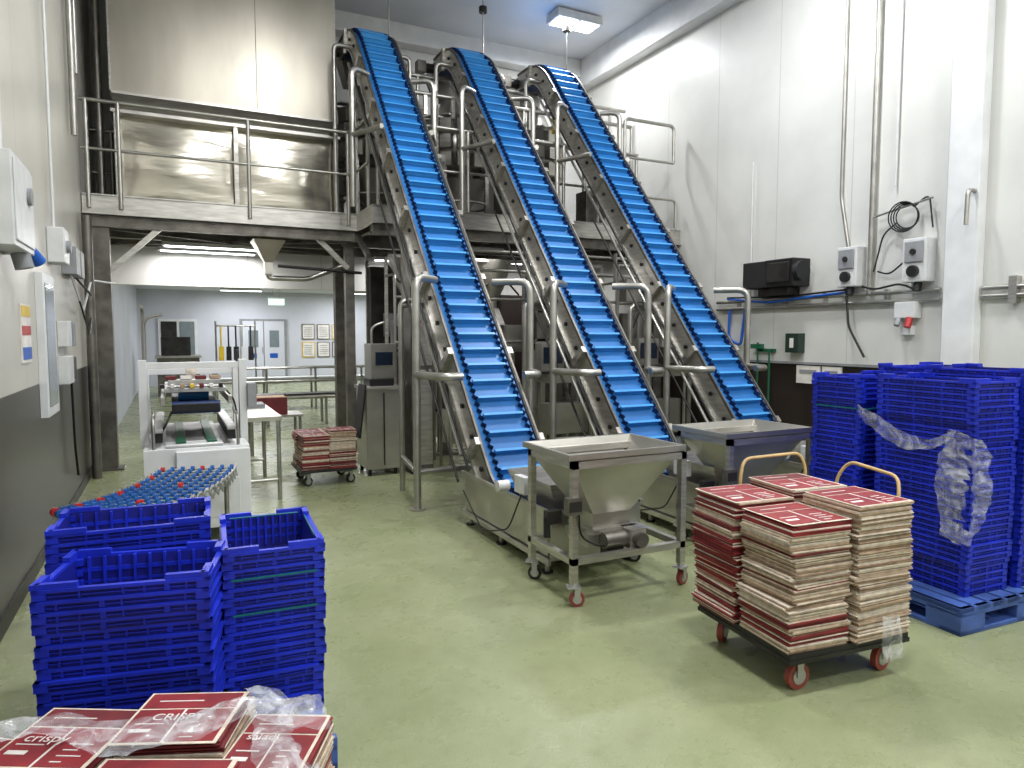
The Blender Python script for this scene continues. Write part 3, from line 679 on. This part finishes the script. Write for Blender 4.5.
# weighers on deck
def weigher(x,y):
    b=M()
    for i in range(4):
        t=math.pi/4+i*math.pi/2;c,s=math.cos(t),math.sin(t);b.box(.5*c-.03,.5*c+.03,.5*s-.03,.5*s+.03,0,1.15,STEEL)
    b.torus((0,0,.5),.5,.02,TUBE);b.rev((0,0,.05),[(.12,0),(.16,.35),(.5,.8)],STEELH)
    b.rev((0,0,1.1),[(.0,.02),(.42,.0),(.42,.55),(.3,.62),(0,.85)],STEEL)
    for i in range(14):
        t=2*math.pi*i/14;R=Matrix.Rotation(t,3,'Z')
        for z,r in((1.62,.52),(1.38,.55),(1.12,.53)):
            b.ob(R@Vector((r,0,z)),(.12,.17,.2),STEELH if z!=1.38 else STEEL,R)
        b.ob(R@Vector((.5,0,1.78)),(.3,.15,.02),STEEL,R@Matrix.Rotation(.15,3,'Y'))
    b.rev((0,0,1.85),[(.05,.4),(.2,.35),(.32,.1),(.36,0)],STEELH)
    b.build('multihead_weigher',(x,y,DZ))
for x in(2.85,4.2,5.5): weigher(x,10.45)
b=M()
for x in(3.3,4.75,6.2):
    b.box(x-.15,x+.15,9.0,9.3,DZ,DZ+.9,STEELH);b.box(x-.13,x+.13,8.97,9.0,DZ+.5,DZ+.8,GREYP)
    b.box(x-.3,x+.2,9.3,9.6,DZ+.2,DZ+.7,STEELD)
b.tube([(2.4,9.1,4.85),(6.6,9.1,4.85)],.03,TUBE);b.tube([(2.4,9.7,5.3),(6.9,9.7,5.3)],.03,TUBE);b.tube([(2.4,9.4,4.5),(6.6,9.4,4.5)],.03,TUBE)
for x in(2.4,3.3,4.7,6.1,6.6): b.cyl((x,9.1,DZ),(x,9.1,4.85),.025,TUBE);b.cyl((x,9.7,DZ),(x,9.7,5.3),.025,TUBE)
for i in range(9): b.ob((2.8+i*.4,9.1,4.7),(.05,.05,.25),YEL if i%3==0 else STEEL)
for i in range(5): b.tube([(2.6+i*.8,9.7,5.3),(2.8+i*.8,9.75,4.9),(2.9+i*.8,10,4.6)],.012,BLACK,6)
b.build('weigher_gantry')
# ---------------------------------------------------------------- left wall fittings
x=XL+.001
b=M();b.box(x,x+.13,4.5,5.1,2.08,2.58,WHITEP);b.box(x+.13,x+.14,4.53,5.07,2.11,2.55,WHITEP);b.cyl((x+.14,4.9,2.4),(x+.16,4.9,2.4),.05,GREYP);b.cyl((x+.08,4.95,2.08),(x+.1,4.95,1.99),.05,GREYP);b.cyl((x+.08,5.12,2.14),(x+.14,5.2,2.05),.04,BLUEP)
b.tube([(x+.03,4.8,2.58),(x+.03,4.8,6.5)],.018,WHITEP,8);b.build('isolator_box',bevel=.01)
b=M();b.box(x,x+.12,6.6,6.9,2.18,2.46,WHITEP);b.cyl((x+.12,6.75,2.32),(x+.15,6.75,2.32),.05,GREYP);b.tube([(x+.04,6.7,2.46),(x+.04,6.7,6.5)],.012,WHITEP,8);b.build('switch_box',bevel=.008)
b=M();b.box(x,x+.12,7.4,7.7,2.15,2.4,GREYP);b.box(x,x+.12,7.8,8.05,2.15,2.4,GREYP)
b.tube([(x+.06,7.5,2.15),(x+.1,7.8,1.9),(x+.06,8.4,1.85),(x+.1,8.9,2.2),(x+.3,9.35,2.2)],.012,WHITEP,6);b.tube([(x+.06,7.9,2.15),(x+.15,8.3,2.0),(x+.06,8.8,2.1),(x+.06,9.3,1.9)],.012,BLACK,6)
b.tube([(x+.06,7.6,2.15),(x+.12,7.9,1.75),(x+.1,8.5,1.6),(x+.08,9.2,1.95)],.01,BLACK,6);b.build('socket_box',bevel=.006)
b=M();b.box(x,x+.05,5.95,6.5,1.0,2.05,WHITE);b.box(x+.05,x+.055,6.02,6.43,1.07,1.98,GLASS);b.build('window_2',bevel=.005)
b=M();b.box(x,x+.01,5.33,5.65,1.42,1.8,WHP)
b.box(x+.01,x+.013,5.34,5.64,1.72,1.79,YEL);b.box(x+.01,x+.013,5.34,5.64,1.6,1.66,REDP);b.box(x+.01,x+.013,5.34,5.64,1.44,1.52,BLUEP);b.build('safety_sign')
b=M();b.box(x,x+.08,6.95,7.2,1.5,1.72,WHITEP);b.box(x,x+.08,7.3,7.5,1.5,1.72,GREYP);b.build('light_switch',bevel=.006)
b=M();b.box(x,x+.08,6.9,7.25,1.18,1.42,WHITEP);b.box(x,x+.07,7.35,7.55,1.2,1.4,BLACK);b.tube([(x+.05,7.3,1.2),(x+.05,7.35,.6),(x+.05,7.5,.3)],.012,BLACK,6);b.build('hand_dispenser',bevel=.006)
b=M();b.tube([(x+.08,8.9,0),(x+.08,8.9,2.9)],.05,STEELD);b.build('drain_pipe')
# ---------------------------------------------------------------- right wall fittings
x=XR-.001
b=M();b.box(x-.3,x,6.05,6.5,2.2,2.54,BLACK);b.box(x-.27,x,6.52,6.9,2.2,2.54,RUBBER);b.cyl((x-.2,6.05,2.38),(x-.2,5.98,2.38),.12,RUBBER,20);b.box(x-.32,x-.3,6.1,6.45,2.25,2.5,DARKST)
b.box(x-.2,x,6.2,6.7,2.1,2.2,DARKST);b.build('black_drive_unit',bevel=.02)
for y,nm in((5.42,'isolator_box'),(4.62,'isolator_box')):
    b=M();b.box(x-.16,x,y-.13,y+.13,2.15,2.6,WHITEP);b.box(x-.18,x-.16,y-.1,y+.1,2.35,2.57,GREYP);b.cyl((x-.16,y,2.26),(x-.2,y,2.26),.06,DARKST,16);b.cyl((x-.08,y,2.15),(x-.1,y,2.06),.04,BLACK)
    b.cyl((x-.18,y,2.46),(x-.2,y,2.46),.03,DARKST);b.build(nm,bevel=.01)
b=M();b.box(x-.12,x,4.62,4.85,1.78,1.95,WHITEP);b.cyl((x-.1,4.68,1.78),(x-.14,4.68,1.68),.035,REDP);b.cyl((x-.1,4.8,1.78),(x-.14,4.8,1.7),.03,GREYP);b.box(x-.08,x,4.68,4.8,1.6,1.7,WHITEP);b.build('power_socket',bevel=.006)
b=M()
for z in(2.06,1.96): b.tube([(x-.05,7.6,z),(x-.05,4.4,z)],.024,TUBE)
for y in(7.2,6.4,5.8,5.0): b.box(x-.05,x,y-.02,y+.02,1.93,2.1,STEEL)
b.tube([(x-.03,5.62,6.1),(x-.03,5.62,3.2),(x-.03,5.5,2.6)],.02,TUBE);b.tube([(x-.05,5.2,6.1),(x-.05,5.2,2.06)],.032,TUBE);b.tube([(x-.03,4.95,6.1),(x-.03,4.95,3.2)],.012,WHITEP,6)
b.tube([(x-.1,5.45,2.05),(x-.12,5.4,1.7),(x-.1,5.2,1.35)],.014,BLACK,6)
b.tube([(x-.03,7.0,3.9),(x-.03,7.0,2.0)],.012,WHITEP,6)
b.tube([(x-.05,7.35,1.96),(x-.06,7.35,1.55),(x-.08,7.1,1.45),(x-.06,7.05,1.95)],.02,BLUEP,8)
b.tube([(x-.05,7.4,2.1),(x-.1,6.6,2.02),(x-.1,6.0,2.06),(x-.05,5.4,2.1)],.016,BLUEP,6);b.tube([(x-.05,7.4,2.12),(x-.12,6.3,2.08),(x-.05,5.4,2.13)],.012,BLACK,6)
b.tube([(x-.05,5.3,2.15),(x-.1,5.1,2.1),(x-.1,4.8,2.15),(x-.08,4.62,2.06)],.012,BLACK,6)
b.build('conduit_run')
b=M()
for i in range(4): b.torus((x-.06-.01*i,4.78+.01*i,2.85),.12+.012*i,.008,BLACK,(1,.1,.1),24,6)
b.tube([(x-.06,4.9,2.8),(x-.06,5.05,2.7),(x-.06,5.15,2.3)],.009,BLACK,6);b.tube([(x-.06,4.7,2.95),(x-.06,4.55,3.05),(x-.06,4.5,2.7)],.009,BLACK,6)
b.tube([(x-.08,5.15,2.9),(x-.08,4.5,3.0)],.012,TUBE,6)
b.tube([(x-.06,5.1,2.3),(x-.08,4.95,2.25),(x-.08,4.75,2.4)],.01,BLACK,6)
b.build('cable_coil')
b=M();b.tube([(x-.13,4.06,2.98),(x-.24,4.06,2.98),(x-.25,4.06,2.65)],.02,TUBE);b.build('bent_pipe')
b=M()
for z in(2.05,1.97): b.tube([(x-.05,4.0,z),(x-.05,3.0,z)],.024,TUBE)
b.box(x-.08,x,3.68,3.75,1.9,2.15,STEEL);b.build('conduit_run')
b=M();b.box(x-.12,x,6.1,6.3,1.38,1.62,DGREEN);b.box(x-.125,x-.12,6.17,6.23,1.44,1.56,WHP);b.build('first_aid_box',bevel=.01)
b=M();b.box(x-.02,x,5.85,6.2,1.0,1.22,WHP);b.box(x-.02,x,5.55,5.82,1.0,1.22,WHP);b.box(x-.024,x-.02,5.6,5.78,1.05,1.17,GREYP);b.box(x-.024,x-.02,5.9,6.15,1.12,1.17,GREYP);b.build('hygiene_notice')
b=M();b.box(x-.04,x,6.55,6.85,1.38,1.42,GREEN);b.cyl((x-.07,6.6,1.42),(x-.07,6.6,.4),.014,GREEN);b.cyl((x-.07,6.8,1.5),(x-.07,6.8,.5),.014,GREEN);b.box(x-.1,x-.04,6.72,6.9,1.42,1.48,GREEN);b.build('squeegee_rack')
# ---------------------------------------------------------------- camera / world
th=math.atan(342/690);ph=math.atan(49/690)
cd=bpy.data.cameras.new('camera');cam=bpy.data.objects.new('camera',cd);COL.objects.link(cam)
cam.location=(0,0,1.6);cam.rotation_euler=(math.pi/2-ph,0,-th);cd.sensor_width=36;cd.lens=690/1024*36;cd.clip_start=.05;cd.clip_end=100
S.camera=cam
w=bpy.data.worlds.new('world');S.world=w;w.use_nodes=True;w.node_tree.nodes['Background'].inputs[0].default_value=(.8,.85,.9,1);w.node_tree.nodes['Background'].inputs[1].default_value=.3
S.view_settings.view_transform='Standard';S.view_settings.look='None';S.view_settings.exposure=.03
